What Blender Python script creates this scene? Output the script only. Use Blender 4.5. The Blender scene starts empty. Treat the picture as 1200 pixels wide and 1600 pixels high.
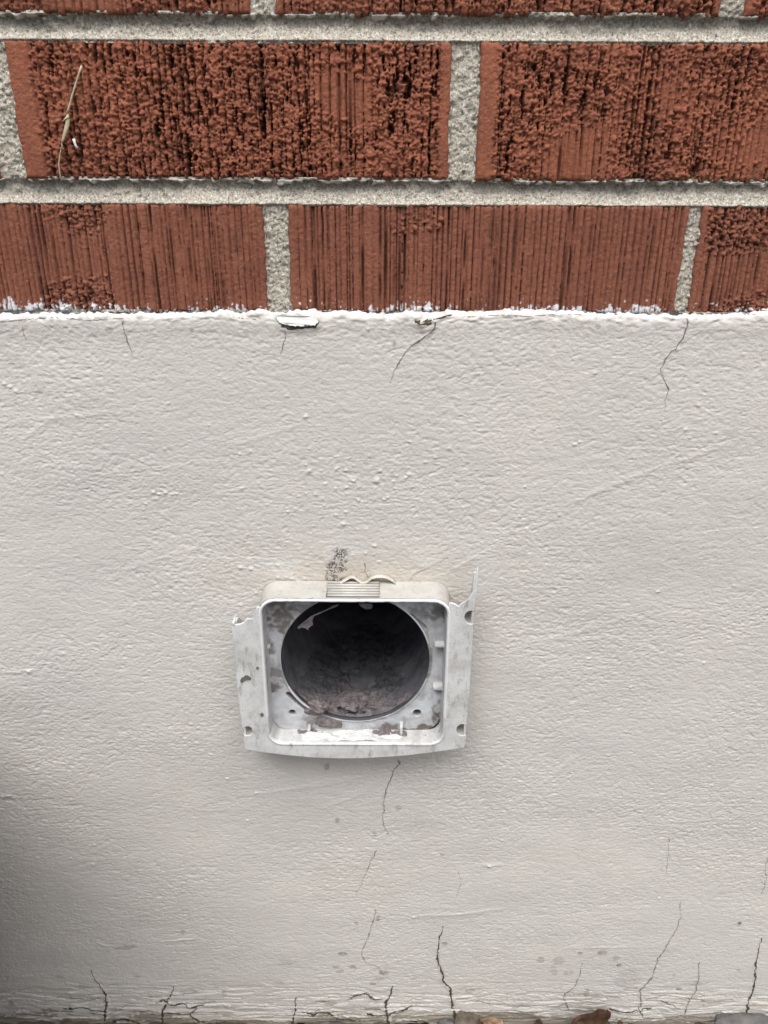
import bpy, bmesh, math, random
import numpy as np
from mathutils import Vector, Matrix, Euler

R = math.radians
random.seed(7)
C = bpy.context.scene.collection
S = bpy.context.scene

# ------------------------------------------------------------------ camera, sky, sun, exposure
H = 0.612                      # camera height above the soil
D = 0.40                       # camera to wall
FPX = 1202.0                   # focal length in photo pixels (1200 x 1600)
PITCH, ROLL = 23.0, 0.25
cam_d = bpy.data.cameras.new('camera')
cam = bpy.data.objects.new('camera', cam_d); C.objects.link(cam)
cam_d.sensor_fit = 'VERTICAL'; cam_d.sensor_height = 36.0; cam_d.lens = 36.0 * FPX / 1600.0
cam_d.clip_start = 0.01; cam_d.clip_end = 500
cam.location = (0, -D, H)
MR = Euler((R(90 - PITCH), 0, 0)).to_matrix() @ Matrix.Rotation(R(ROLL), 3, 'Z')
cam.rotation_euler = MR.to_euler()
S.camera = cam
S.render.resolution_x = 768; S.render.resolution_y = 1024

SUN_EL, SUN_AZ = 60.0, -28.0   # azimuth off the wall's normal, minus = from the left
w = bpy.data.worlds.new('World'); S.world = w; w.use_nodes = True
nt = w.node_tree; nt.nodes.clear()
sky = nt.nodes.new('ShaderNodeTexSky'); sky.sky_type = 'NISHITA'; sky.sun_disc = False
sky.sun_elevation = R(SUN_EL); sky.sun_rotation = R(180 + SUN_AZ)
sky.air_density = 1.0; sky.dust_density = 4.0; sky.ozone_density = 1.0
bg = nt.nodes.new('ShaderNodeBackground'); bg.inputs[1].default_value = 0.10
wo = nt.nodes.new('ShaderNodeOutputWorld')
hs = nt.nodes.new('ShaderNodeHueSaturation'); hs.inputs['Saturation'].default_value = .5
nt.links.new(sky.outputs[0], hs.inputs['Color']); nt.links.new(hs.outputs[0], bg.inputs[0]); nt.links.new(bg.outputs[0], wo.inputs[0])
sd = bpy.data.lights.new('sun', 'SUN'); sd.energy = 1.5; sd.angle = R(35); sd.color = (1.0, 0.965, 0.91)
sun = bpy.data.objects.new('sun', sd); C.objects.link(sun)
v = Vector((math.cos(R(SUN_EL)) * math.sin(R(SUN_AZ)), -math.cos(R(SUN_EL)) * math.cos(R(SUN_AZ)), math.sin(R(SUN_EL))))
sun.rotation_euler = v.to_track_quat('Z', 'Y').to_euler(); sun.location = v * 5
S.view_settings.view_transform = 'Standard'; S.view_settings.look = 'None'
S.view_settings.gamma = 1; S.view_settings.exposure = 0.74

# ------------------------------------------------------------------ helpers
def at(px, py, p=0.0):
    """photo pixel -> real point on the vertical plane standing p metres in front of the render coat"""
    d = MR @ Vector((px - 600.0, 800.0 - py, -FPX))
    t = (D - p) / d.y
    return Vector((0, -D, H)) + d * t

def xz(px, py, p=0.0):
    q = at(px, py, p); return q.x, q.z

def gn(nz, nx, sz, sx, seed):
    """gaussian filtered noise, unit std, sigma in cells"""
    r = np.random.RandomState(seed)
    a = np.fft.rfft2(r.standard_normal((nz, nx)))
    fz = np.fft.fftfreq(nz)[:, None]; fx = np.fft.rfftfreq(nx)[None, :]
    a *= np.exp(-2 * math.pi ** 2 * (fz ** 2 * sz ** 2 + fx ** 2 * sx ** 2))
    a[0, 0] = 0
    b = np.fft.irfft2(a, s=(nz, nx))
    return b / b.std()

def samp(f, u, v):
    """bilinear periodic lookup, u = column, v = row (in cells)"""
    nz, nx = f.shape
    u0 = np.floor(u).astype(int); v0 = np.floor(v).astype(int)
    a = u - u0; b = v - v0
    u1 = (u0 + 1) % nx; v1 = (v0 + 1) % nz; u0 = u0 % nx; v0 = v0 % nz
    return (f[v0, u0] * (1 - a) * (1 - b) + f[v0, u1] * a * (1 - b) + f[v1, u0] * (1 - a) * b + f[v1, u1] * a * b)

def sstep(x, a, b):
    t = np.clip((x - a) / (b - a), 0, 1); return t * t * (3 - 2 * t)

def mesh_from(name, V, F, smooth=True, attrs=None):
    me = bpy.data.meshes.new(name)
    V = np.asarray(V, dtype=np.float32).reshape(-1, 3); F = np.asarray(F, dtype=np.int32)
    k = F.shape[1]
    me.vertices.add(len(V)); me.vertices.foreach_set('co', V.ravel())
    me.loops.add(F.size); me.loops.foreach_set('vertex_index', F.ravel())
    me.polygons.add(len(F)); me.polygons.foreach_set('loop_start', np.arange(0, F.size, k, dtype=np.int32))
    me.polygons.foreach_set('loop_total', np.full(len(F), k, dtype=np.int32))
    me.polygons.foreach_set('use_smooth', np.full(len(F), smooth, dtype=bool))
    for n, a in (attrs or {}).items():
        t = me.attributes.new(n, 'FLOAT', 'POINT'); t.data.foreach_set('value', np.asarray(a, dtype=np.float32).ravel())
    me.update(calc_edges=True); me.validate()
    return me

def grid(name, X, Z, Y, attrs=None, keep=None):
    """height field: X, Z, Y are (nz, nx) arrays; outward is -Y"""
    nz, nx = X.shape
    V = np.stack([X, Y, Z], -1).reshape(-1, 3)
    i = np.arange(nz * nx).reshape(nz, nx)
    F = np.stack([i[:-1, :-1], i[:-1, 1:], i[1:, 1:], i[1:, :-1]], -1).reshape(-1, 4)
    if keep is not None:
        k = keep.ravel()[F].all(1); F = F[k]
    return mesh_from(name, V, F, True, attrs)

def link(name, me, mat, parent=None, label=None):
    o = bpy.data.objects.new(name, me); C.objects.link(o)
    if mat:
        o.data.materials.append(mat)
    if parent: o.parent = parent
    if label: o['label'] = label
    return o

def thing(name, label, cat, group=None):
    o = bpy.data.objects.new(name, None); C.objects.link(o); o.empty_display_size = 0.02
    return tag(o, label, cat, group)

def tag(o, label=None, cat=None, group=None, kind=None):
    for k, q in (('label', label), ('category', cat), ('group', group), ('kind', kind)):
        if q: o[k] = q
    return o

def loft(name, rings, closed=True, caps=False):
    """rings: list of equal length lists of points"""
    n = len(rings[0]); V = [p for r in rings for p in r]; F = []
    for a in range(len(rings) - 1):
        for j in range(n if closed else n - 1):
            k = (j + 1) % n
            F.append((a * n + j, a * n + k, (a + 1) * n + k, (a + 1) * n + j))
    me = mesh_from(name, V, F)
    if caps:
        bm = bmesh.new(); bm.from_mesh(me)
        bmesh.ops.holes_fill(bm, edges=[e for e in bm.edges if e.is_boundary], sides=0)
        bmesh.ops.recalc_face_normals(bm, faces=bm.faces); bm.to_mesh(me); bm.free()
    return me

def tube(name, pts, rad, seg=8, flat=1.0):
    """tapered tube through points; rad = list of radii"""
    rings = []
    pts = [Vector(p) for p in pts]
    for i, p in enumerate(pts):
        t = (pts[min(i + 1, len(pts) - 1)] - pts[max(i - 1, 0)]).normalized()
        a = t.cross(Vector((0, 1, 0)));
        a = a.normalized() if a.length > 1e-4 else Vector((1, 0, 0))
        b = t.cross(a).normalized()
        rings.append([p + a * rad[i] * math.cos(k * 2 * math.pi / seg) + b * rad[i] * flat * math.sin(k * 2 * math.pi / seg) for k in range(seg)])
    return loft(name, rings, True, True)

def plate(name, outlines, y_front, thick, bevel=0.0003):
    """flat plate in the x-z plane from outlines [(x, z), ...], rounded edges"""
    cu = bpy.data.curves.new(name, 'CURVE'); cu.dimensions = '2D'; cu.fill_mode = 'BOTH'
    cu.extrude = thick / 2 - bevel; cu.bevel_depth = bevel; cu.bevel_resolution = 2; cu.offset = -bevel
    for o in outlines:
        s = cu.splines.new('POLY'); s.points.add(len(o) - 1); s.use_cyclic_u = True
        for q, (x, z) in zip(s.points, o): q.co = (x, z, 0, 1)
    ob = bpy.data.objects.new(name, cu); C.objects.link(ob)
    dg = bpy.context.evaluated_depsgraph_get()
    me = bpy.data.meshes.new_from_object(ob.evaluated_get(dg))
    bpy.data.objects.remove(ob); bpy.data.curves.remove(cu)
    me.transform(Matrix(((1, 0, 0, 0), (0, 0, -1, y_front + thick / 2), (0, 1, 0, 0), (0, 0, 0, 1))))
    return me

# ------------------------------------------------------------------ materials
class M:
    def __init__(s, name, rough=0.8, spec=0.4):
        s.m = bpy.data.materials.new(name); s.m.use_nodes = True
        s.t = s.m.node_tree; s.b = s.t.nodes['Principled BSDF']
        s.b.inputs['Roughness'].default_value = rough
        s.b.inputs['Specular IOR Level'].default_value = spec
        s.co = s.t.nodes.new('ShaderNodeTexCoord').outputs['Object']
        s.h = None
    def n(s, t): return s.t.nodes.new(t)
    def l(s, a, b): s.t.links.new(a, b)
    def map(s, sc):
        m = s.n('ShaderNodeMapping'); m.inputs['Scale'].default_value = sc; s.l(s.co, m.inputs[0]); return m.outputs[0]
    def noise(s, scale, detail=3, rough=.55, stretch=None, dist=0):
        x = s.n('ShaderNodeTexNoise'); x.inputs['Scale'].default_value = scale; x.inputs['Detail'].default_value = detail
        x.inputs['Roughness'].default_value = rough; x.inputs['Distortion'].default_value = dist
        s.l(s.map(stretch) if stretch else s.co, x.inputs['Vector']); return x.outputs['Fac']
    def voro(s, scale, out='Distance', stretch=None):
        x = s.n('ShaderNodeTexVoronoi'); x.inputs['Scale'].default_value = scale
        s.l(s.map(stretch) if stretch else s.co, x.inputs['Vector']); return x.outputs[out]
    def attr(s, name):
        a = s.n('ShaderNodeAttribute'); a.attribute_name = name; return a.outputs['Fac']
    def rng(s, v, a, b, c=0., d=1.):
        r = s.n('ShaderNodeMapRange'); s.l(v, r.inputs[0])
        for i, q in enumerate((a, b, c, d)): r.inputs[i + 1].default_value = q
        return r.outputs[0]
    def math(s, op, a, b):
        m = s.n('ShaderNodeMath'); m.operation = op
        for i, q in enumerate((a, b)):
            if isinstance(q, (int, float)): m.inputs[i].default_value = q
            else: s.l(q, m.inputs[i])
        return m.outputs[0]
    def mix(s, f, a, b):
        m = s.n('ShaderNodeMix'); m.data_type = 'RGBA'
        for i, q in ((0, f), (6, a), (7, b)):
            if isinstance(q, (int, float)): m.inputs[i].default_value = q
            elif isinstance(q, tuple): m.inputs[i].default_value = (*q, 1)
            else: s.l(q, m.inputs[i])
        return m.outputs[2]
    def bump(s, h, dist, strength=1.0):
        b = s.n('ShaderNodeBump'); b.inputs['Distance'].default_value = dist; b.inputs['Strength'].default_value = strength
        s.l(h, b.inputs['Height'])
        if s.h: s.l(s.h, b.inputs['Normal'])
        s.h = b.outputs[0]; s.l(s.h, s.b.inputs['Normal'])
    def col(s, c):
        if isinstance(c, tuple): s.b.inputs['Base Color'].default_value = (*c, 1)
        else: s.l(c, s.b.inputs['Base Color'])
        return s.m
    def rough(s, v): s.l(v, s.b.inputs['Roughness'])

def mat_render():
    m = M('painted_render', .5, .35)
    base = m.mix(m.rng(m.noise(9, 4), .3, .7), (.645, .620, .578), (.60, .583, .553))
    base = m.mix(m.rng(m.noise(60, 4, .6), .45, .8, 0, .35), base, (.52, .50, .46))
    base = m.mix(m.attr('tan'), base, (.50, .43, .35))
    dirtn = m.rng(m.noise(900, 3, .7), .35, .6)
    base = m.mix(m.math('MULTIPLY', m.attr('dirt'), m.rng(m.noise(350, 4, .7), .30, .62, .25, 1)), base, (.17, .145, .115))
    base = m.mix(m.attr('white'), base, (.74, .77, .83))
    net = m.math('LESS_THAN', m.noise(800, 2, .6, (1, 1, 1), 1.5), .50)
    base = m.mix(m.math('MULTIPLY', m.attr('scuff'), net), base, (.07, .065, .06))
    base = m.mix(m.attr('grime'), base, (.21, .18, .14))
    m.bump(m.noise(760, 2, .55, (.6, 1, 1), .5), .0006, .5); m.bump(m.noise(1200, 2, .6), .0003, .5)
    m.rough(m.rng(m.noise(25, 3), .3, .7, .42, .6))
    return m.col(base)

def mat_brick(name, c1, c2, c3):
    m = M(name, .92, .25)
    b = m.mix(m.rng(m.noise(110, 5, .65, (1, 1, .25)), .35, .65), c1, c2)
    b = m.mix(m.rng(m.noise(28, 3, .6), .52, .7, 0, .55), b, c3)
    b = m.mix(m.rng(m.noise(420, 3, .7), .45, .75, 0, .7), b, c3)
    b = m.mix(m.rng(m.noise(1500, 2, .5), .66, .72, 0, .6), b, (.5, .30, .20))
    b = m.mix(m.rng(m.voro(900), .0, .09, .5, 0), b, (.02, .012, .01))
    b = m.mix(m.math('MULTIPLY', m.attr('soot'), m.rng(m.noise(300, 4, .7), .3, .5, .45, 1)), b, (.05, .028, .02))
    b = m.mix(m.attr('paint'), b, (.78, .79, .81))
    m.bump(m.noise(1400, 3, .65), .0005, .8)
    return m.col(b)

def mat_mortar():
    m = M('mortar', .95, .2)
    b = m.mix(m.rng(m.noise(30, 4), .3, .7), (.47, .435, .365), (.56, .52, .44))
    b = m.mix(m.rng(m.noise(850, 3, .8), .50, .62, 0, .9), b, (.13, .12, .10))
    b = m.mix(m.rng(m.noise(900, 2, .7, (1.1, 1, .9)), .55, .64, 0, .9), b, (.80, .78, .72))
    b = m.mix(m.rng(m.voro(1200, 'Distance'), 0, .16, .8, 0), b, (.07, .06, .05))
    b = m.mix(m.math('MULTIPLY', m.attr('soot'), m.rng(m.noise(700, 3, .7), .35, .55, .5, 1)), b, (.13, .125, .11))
    b = m.mix(m.attr('lime'), b, (.74, .73, .70))
    m.bump(m.noise(1500, 3, .7), .0006, .9)
    return m.col(b)

def mat_plastic(name, c, grime, amt=.5, rough=.42):
    m = M(name, rough, .45)
    b = m.mix(m.rng(m.noise(70, 5, .65), .40, .75, 0, amt), c, grime)
    b = m.mix(m.rng(m.noise(260, 4, .7, (1, 1, .35)), .55, .75, 0, amt), b, tuple(.6 * q for q in grime))
    b = m.mix(m.rng(m.noise(1200, 2, .6), .64, .70, 0, amt), b, (.16, .14, .12))
    b = m.mix(m.attr('dirt'), b, (.13, .115, .105))
    b = m.mix(m.attr('chalk'), b, (.82, .83, .84))
    m.bump(m.noise(1100, 3, .6), .0001, .5)
    m.rough(m.rng(m.noise(120, 4, .6), .3, .75, rough - .08, rough + .25))
    return m.col(b)

def mat_simple(name, c, c2=None, sc=200, rough=.9, bump=0, bs=800):
    m = M(name, rough, .25)
    if bump: m.bump(m.noise(bs, 4, .7), bump, .9)
    return m.col(m.mix(m.rng(m.noise(sc, 4, .65), .35, .65), c, c2 or c))

MRENDER = mat_render()
MB1 = mat_brick('brick_orange', (.345, .125, .072), (.27, .096, .057), (.17, .062, .040))
MB2 = mat_brick('brick_dark', (.285, .112, .070), (.235, .090, .057), (.16, .06, .04))
MB3 = mat_brick('brick_mid', (.31, .12, .072), (.255, .094, .057), (.175, .064, .04))
MMOR = mat_mortar()
MPL = mat_plastic('weathered_white_plastic', (.66, .675, .675), (.42, .40, .37), .9)
MPB = mat_plastic('beige_stained_plastic', (.53, .52, .49), (.36, .33, .29), .6)
MPI = mat_plastic('inner_white_plastic', (.60, .625, .66), (.40, .385, .365), .6)
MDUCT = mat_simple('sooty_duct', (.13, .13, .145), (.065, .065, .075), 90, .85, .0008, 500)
MLINT = mat_simple('lint', (.155, .135, .14), (.075, .068, .072), 220, 1, .0012, 900)
MLINT2 = mat_simple('pale_lint', (.27, .235, .23), (.15, .13, .128), 300, 1, .001, 1000)
def mat_lint():
    m = M('lint', 1, .1); m.bump(m.noise(900, 4, .75), .0014, 1)
    b = m.mix(m.rng(m.noise(260, 4, .7), .35, .65), (.27, .235, .24), (.12, .108, .113))
    b = m.mix(m.rng(m.noise(1100, 2, .6), .64, .70), b, (.55, .53, .53))
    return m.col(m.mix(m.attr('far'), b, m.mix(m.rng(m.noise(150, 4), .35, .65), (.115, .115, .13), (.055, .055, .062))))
MLINT = mat_lint()
MCHALK = mat_simple('white_powder', (.80, .81, .82), (.62, .62, .61), 400, .95, .0008, 1200)
MCRACK = mat_simple('crack', (.27, .24, .205), (.15, .13, .11), 300, 1)
MCRACKD = mat_simple('deep_crack', (.06, .05, .04), (.10, .08, .06), 300, 1)
MSEAL = mat_simple('dried_sealant', (.66, .63, .56), (.52, .48, .41), 150, .6, .0002, 600)
MSTRAW = mat_simple('straw', (.58, .52, .36), (.42, .38, .25), 400, .7)
MCHIP = mat_simple('white_chip', (.8, .8, .78), None, 200, .7)
MSOIL = mat_simple('soil', (.09, .065, .045), (.045, .033, .024), 60, 1, .004, 250)
MLEAF = mat_simple('dry_leaf', (.12, .065, .038), (.05, .03, .02), 130, .6, .0006, 400)
MSTONE = mat_simple('grey_stone', (.10, .10, .105), (.18, .17, .16), 120, .9, .001, 400)
MBLOCK = mat_simple('black_blocker', (.018, .018, .02), (.03, .03, .03), 60, .6)

# ------------------------------------------------------------------ planes (metres in front of the wall's painted face)
PB = -0.005                    # brick faces stand 5 mm behind the painted render
zp = lambda y, p=PB, x=600: at(x, y, p).z

# ------------------------------------------------------------------ brick wall
wall = thing('brick_wall', 'red brick wall with ridged crumbling faces and sandy grey mortar above the painted render', 'brick wall')

STEP = 0.0004
BRICKS = []                    # x0, x1, z0, z1 used by the mortar too
def brick(x0, x1, z0, z1, mat, ridge, depth, crumb, seed, ends=(0.003, 0.003), paint=False, step=STEP, label=None, soot=.5):
    rs = np.random.RandomState(seed)
    nx = max(8, int((x1 - x0) / step)); nz = max(8, int((z1 - z0) / step))
    xs = np.linspace(x0, x1, nx); zs = np.linspace(z0, z1, nz)
    X, Z = np.meshgrid(xs, zs)
    c = .0004 / step           # cells per 0.4 mm
    u = (X - x0); L = x1 - x0
    crf = sstep(gn(nz, nx, 26 * c, 38 * c, seed + 3) * .8 + crumb, -.6, 1.3)
    wob = gn(nz, nx, 45 * c, 30 * c, seed + 1) * .00022 + gn(nz, nx, 4 * c, 3 * c, seed + 2) * (.00006 + .00016 * crf)
    uu = u + wob
    # ridges: grooves at irregular spacing, each with its own width and depth
    Hh = np.zeros_like(X); x = ends[0] * .7
    # shallow combing first: rounded ridges side by side
    ed_ = [0.0]
    while ed_[-1] < L + .004: ed_.append(ed_[-1] + ridge * (rs.uniform(.62, 1.0) if rs.rand() < .85 else rs.uniform(.3, .6)))
    ed_ = np.array(ed_); kk = np.clip(np.searchsorted(ed_, uu) - 1, 0, len(ed_) - 2)
    ph_ = (uu - ed_[kk]) / (ed_[kk + 1] - ed_[kk]); cd_ = depth * rs.choice([.35, .6, .85, 1.1], len(ed_))[kk]; tilt_ = rs.uniform(-.0003, .0003, len(ed_))[kk]
    Hh -= cd_ * (.8 * np.abs(2 * ph_ - 1) ** 7 + .2 * np.abs(2 * ph_ - 1) ** 2.5) + tilt_ * (ph_ - .5) + rs.uniform(0, .0003, len(ed_))[kk]
    while x < L - ends[1] * .6:
        wd = rs.uniform(.0004, .00075) * (1.5 if rs.rand() < .2 else 1); dp = depth * rs.choice([.2, .6, .9, 1.2], p=[.45, .3, .15, .1])
        g = np.exp(-np.abs((uu - x) / wd) ** 2.4)
        fade = .8 + .3 * np.clip(gn(nz, 1, 16 * c, .01, seed + int(x * 1e5) % 997), -1.5, 1)
        Hh = np.minimum(Hh, -g * dp * fade)
        x += ridge * rs.choice([.7, 1.2, 1.8, 2.4])
    endm = sstep(u, ends[0] * .8, ends[0] * 1.3) * sstep(L - u, ends[1] * .6, ends[1] * 1.2)
    Hh -= (gn(1, nx, .01, 1.1 * c, seed + 16) * .00012 + gn(1, nx, .01, 5 * c, seed + 17) * .00025) * np.ones_like(Hh)   # drag lines
    Hh *= endm
    # torn, crumbly clay: grit granules torn loose along the ridges, pits and vertical tears between them
    n1 = gn(nz, nx, 2.1 * c, 1.5 * c, seed + 4); n2 = gn(nz, nx, 1.15 * c, 1.05 * c, seed + 5)
    n3 = gn(nz, nx, 11 * c, 1.3 * c, seed + 6); n4 = gn(nz, nx, 7 * c, 6 * c, seed + 11)
    cr = crf * endm
    tear = sstep(n3 * .9 + n1 * .2, .95, 1.35) * cr
    comb = Hh.copy()
    H0 = Hh - cr * (.0006 + .0003 * n4) - tear * depth * .8
    Hh = H0.copy()
    if step < .001:
        N = int(L * (z1 - z0) * 1e6 * 1.05)
        gi = rs.randint(4, nz - 4, N); gj = rs.randint(4, nx - 4, N); gr = np.clip(rs.lognormal(-.62, .38, N), .25, 1.25) * .001
        ok = (rs.rand(N) < cr[gi, gj] ** .8) & ((H0[gi, gj] > -.0017) | (rs.rand(N) < .45)) & (n1[gi, gj] < 1.2)
        gi, gj, gr = gi[ok], gj[ok], gr[ok]; hb = H0[gi, gj] + rs.uniform(-.0004, .0004, len(gi)); hb = np.clip(hb, -.0012, .0003)
        ex = rs.uniform(.75, 1.3, len(gi))
        gr = gr * np.where(rs.rand(len(gr)) < .12, 1.5, 1.0); gr = np.minimum(gr, .0013)
        for di in range(-3, 4):
            for dj in range(-3, 4):
                d2 = ((di / ex) ** 2 + (dj * ex) ** 2) * (step / gr) ** 2; m_ = d2 < 1
                if m_.any(): np.maximum.at(Hh, (gi[m_] + di, gj[m_] + dj), hb[m_] + gr[m_] * .95 * np.sqrt(1 - d2[m_]))
        M_ = 2 * N; fi = rs.randint(2, nz - 2, M_); fj = rs.randint(2, nx - 2, M_); ok = (rs.rand(M_) < cr[fi, fj]); fi, fj = fi[ok], fj[ok]; fb = Hh[fi, fj]; fr = rs.uniform(.0001, .00035, len(fi))
        for di, dj, k_ in ((0, 0, 1), (0, 1, .6), (1, 0, .6), (0, -1, .5), (-1, 0, .5)): np.maximum.at(Hh, (fi + di, fj + dj), fb + fr * k_)
    Hh += .8 * np.clip(comb + .0005, -.0030, 0) * cr * sstep(gn(nz, nx, 12 * c, 3 * c, seed + 20), -.9, .2)
    pit_ = sstep(gn(nz, nx, 3.2 * c, 1.3 * c, seed + 19) * .75 + n3 * .5 + .25 * n2, 1.3, 1.7) * cr
    Hh -= pit_ * depth * .85
    Hh += gn(nz, nx, .8 * c, .8 * c, seed + 7) * (.00006 + .00016 * cr) + n2 * .00005
    dist = np.minimum(np.minimum(u, L - u), np.minimum(Z - z0, z1 - Z) + (0.0) )
    edge = np.exp(-np.clip(dist, 0, None) / .0006)
    Hh -= edge * .0011
    # ragged outline
    eb = np.exp(-(Z - z0) / .0012); et = np.exp(-(z1 - Z) / .0012)
    jag = gn(1, nx, .01, 3 * c, seed + 8) * .00042 + gn(1, nx, .01, 1.2 * c, seed + 9) * .00022
    Z2 = Z + eb * jag - et * np.roll(jag, 37, 1) * .6
    jz = gn(nz, 1, 4 * c, .01, seed + 10) * .00025
    X2 = X + (np.exp(-u / .001) + np.exp(-(L - u) / .001)) * jz
    P = np.zeros_like(X)
    if paint:
        zt = z0 + .0019 + gn(1, nx, .01, 3 * c, seed + 12) * .0008 + gn(1, nx, .01, .8 * c, seed + 13) * .0006 + n1 * .0007 + n2 * .0006 + gn(1, nx, .01, 30 * c, seed + 14) * .0012
        P = sstep(zt - Z, 0, .0003) * sstep(Hh + .0002 * n2 + np.clip(z0 + .0014 - Z, 0, 1), -.0011, -.0006) * sstep(n2 * .6 + (zt - Z) / .0012, -.3, .4)
        P = np.maximum(P, sstep(gn(nz, nx, 1.2 * c, .9 * c, seed + 15), 2.1, 2.5) * sstep(z0 + .010 - Z, 0, .006))
    Y = -PB - Hh
    # skirts going back into the wall
    def pad(A, f=lambda a: a): return np.pad(A, 1, 'edge')
    X2, Z2, Y, P, Hs = map(pad, (X2, Z2, Y, P, Hh))
    Y[0] = Y[-1] = -PB + .02; Y[:, 0] = Y[:, -1] = -PB + .02
    so = np.clip(crf, 0, 1) * soot; so = pad(so) * sstep(-Hs, .0003, .0018) ; so = np.maximum(so * .45, .62 * sstep(-Hs, .0011, .0026)); so = np.maximum(so, .35 * pad(sstep(gn(nz, nx, 9 * c, 7 * c, seed + 30), 1.0, 2.0)) * sstep(-Hs, -.0003, .0012))  # deep grooves darkened in colour for shade as well as dirt, plus dirt patches
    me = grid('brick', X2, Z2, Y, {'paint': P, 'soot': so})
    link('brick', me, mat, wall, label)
    BRICKS.append((x0, x1, z0, z1))

ZR = [zp(22), zp(64), zp(281), zp(320), zp(489)]          # row edges, top to bottom
def bx(px, py): return at(px, py, PB).x
hB = ZR[1] - ZR[2]; top0 = ZR[0] + hB
# top row (only its lower edge is seen)
brick(bx(430, 12) - .24, bx(390, 12), ZR[0], top0, MB3, .0042, .0026, -.1, 11, paint=False, label='ridged brick of the top row at the upper left, mostly cut off')
brick(bx(430, 12), bx(1126, 12), ZR[0], top0, MB3, .0042, .0026, .2, 12, label='ridged brick of the top row whose lower edge spans the middle')
brick(bx(1166, 12), bx(1166, 12) + .20, ZR[0], top0, MB1, .0042, .0026, .1, 13, label='brick of the top row at the upper right corner')
# second row
brick(bx(22, 170) - .212, bx(22, 170) - .012, ZR[2], ZR[1], MB1, .0046, .002, .4, 21, label='brick of the second row showing only a sliver at the left edge')
brick(bx(22, 170), bx(703, 170), ZR[2], ZR[1], MB1, .0044, .0038, 1.25, 22, ends=(.0115, .006), soot=.8, label='large crumbling orange brick with a smooth band at its left end')
brick(bx(748, 170), bx(748, 170) + .2, ZR[2], ZR[1], MB1, .0040, .0038, .6, 23, ends=(.0085, .003), soot=.9, label='crumbling dark-streaked brick right of the wide mortar joint')
# third row, touching the paint
brick(bx(414, 400) - .2, bx(414, 400), ZR[4], ZR[3], MB2, .0036, .0032, -1.45, 31, paint=True, label='dark ridged brick at the left, its foot edged with white paint')
brick(bx(452, 400), bx(1067, 400), ZR[4], ZR[3], MB2, .0036, .0030, -1.75, 32, paint=True, label='long even ridged brick above the middle of the white paint line')
brick(bx(1088, 400), bx(1088, 400) + .2, ZR[4], ZR[3], MB2, .0038, .0030, -.35, 33, paint=True, label='ridged brick at the right edge above the white paint line')
# rows continue outside the picture, coarser
def more(row_x, z0, z1, mat, seed, paint=False):
    for k, (a, b) in enumerate(row_x): brick(a, b, z0, z1, mat, .004, .0015, .1, seed + k * 20, step=.0012, paint=paint)
g = .0115
xa = bx(430, 12) - .24; xb = bx(1166, 12) + .20
more([(xa - g - .2, xa - g), (xb + g, xb + g + .2)], ZR[0], top0, MB3, 411)
xa = bx(22, 170) - .212; xb = bx(748, 170) + .2
more([(xa - g - .2, xa - g), (xb + g, xb + g + .2)], ZR[2], ZR[1], MB1, 412)
xa = bx(414, 400) - .2; xb = bx(1088, 400) + .2
more([(xa - g - .2, xa - g), (xb + g, xb + g + .2)], ZR[4], ZR[3], MB2, 413, True)
for r in range(1, 4):
    z0 = ZR[0] + r * (hB + .0115); off = .1 * (r % 2) - .5
    more([(off + k * .2115, off + k * .2115 + .2) for k in range(5)], z0, z0 + hB, (MB1, MB2, MB3)[r % 3], 500 + r * 7)

# mortar: one sheet behind and between the bricks, hollow in the bed joints, nearly flush in the head joints
def axis(a, b, step, lo, hi, cs=.003):
    return np.concatenate([np.arange(lo, a, cs), np.arange(a, b, step), np.arange(b, hi + cs, cs)])
xs = axis(-.215, .215, .00045, -.55, .55); zs = axis(ZR[4] - .004, .70, .00045, ZR[4] - .02, ZR[0] + 4 * (hB + .0115))
X, Z = np.meshgrid(xs, zs)
inside = np.full(X.shape, -1.0)         # signed distance into the nearest brick
for (x0, x1, z0, z1) in BRICKS:
    d = np.minimum(np.minimum(X - x0, x1 - X), np.minimum(Z - z0, z1 - Z)); inside = np.maximum(inside, d)
bed = np.zeros_like(X); joints = [(ZR[0], ZR[1]), (ZR[2], ZR[3])] + [(ZR[0] + r * (hB + .0115), ZR[0] + r * (hB + .0115) - .0115) for r in range(1, 5)]
tj = np.full(X.shape, 9.)
for (a, b) in joints:
    c = (a + b) / 2; h = (a - b) / 2; t = (Z - c) / h
    m_ = np.abs(t) < 1.0; bed[m_] = 1; tj[m_] = t[m_]
n = lambda sz, sx, s: samp(gn(900, 900, sz, sx, s), X / .00045, Z / .00045)
dep = np.where(bed > 0, .0011 + .0023 * np.clip(1 - (tj - .1) ** 2, 0, 1), .0022)
dep += n(2.2, 2.6, 71) * .00016 + n(14, 22, 72) * .00035 + n(.9, .9, 73) * .00024 * (1 - .4 * (bed > 0))
dep += .0007 * sstep(n(1.2, 1.2, 74), 1.3, 2.0)
dep = np.where(inside > .0012, .016, dep)
dep -= .0011 * sstep(inside + .0007 + .0006 * n(1.5, 2.2, 78), 0, .0005) * (inside < .0012) * (n(6, 9, 79) > .2)
rag = n(1.5, 2.5, 75)
lime = sstep(inside + .0009 + rag * .0009, 0, .0004) * sstep(n(10, 40, 76), -.9, .5) * (bed > 0) * (tj > 0) * .8
dep -= lime * .0016; dep += .0014 * (bed > 0) * np.clip(tj, -.2, .6) * (1 - lime)
soot = (bed > 0) * sstep(n(4, 30, 77) * .45 + 1.5 * np.where(tj < 5, tj, 0), -.5, .9) * .65  # upper half of each bed joint darkened by painted shade
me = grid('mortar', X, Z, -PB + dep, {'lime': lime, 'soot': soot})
link('mortar', me, MMOR, wall)

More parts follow.
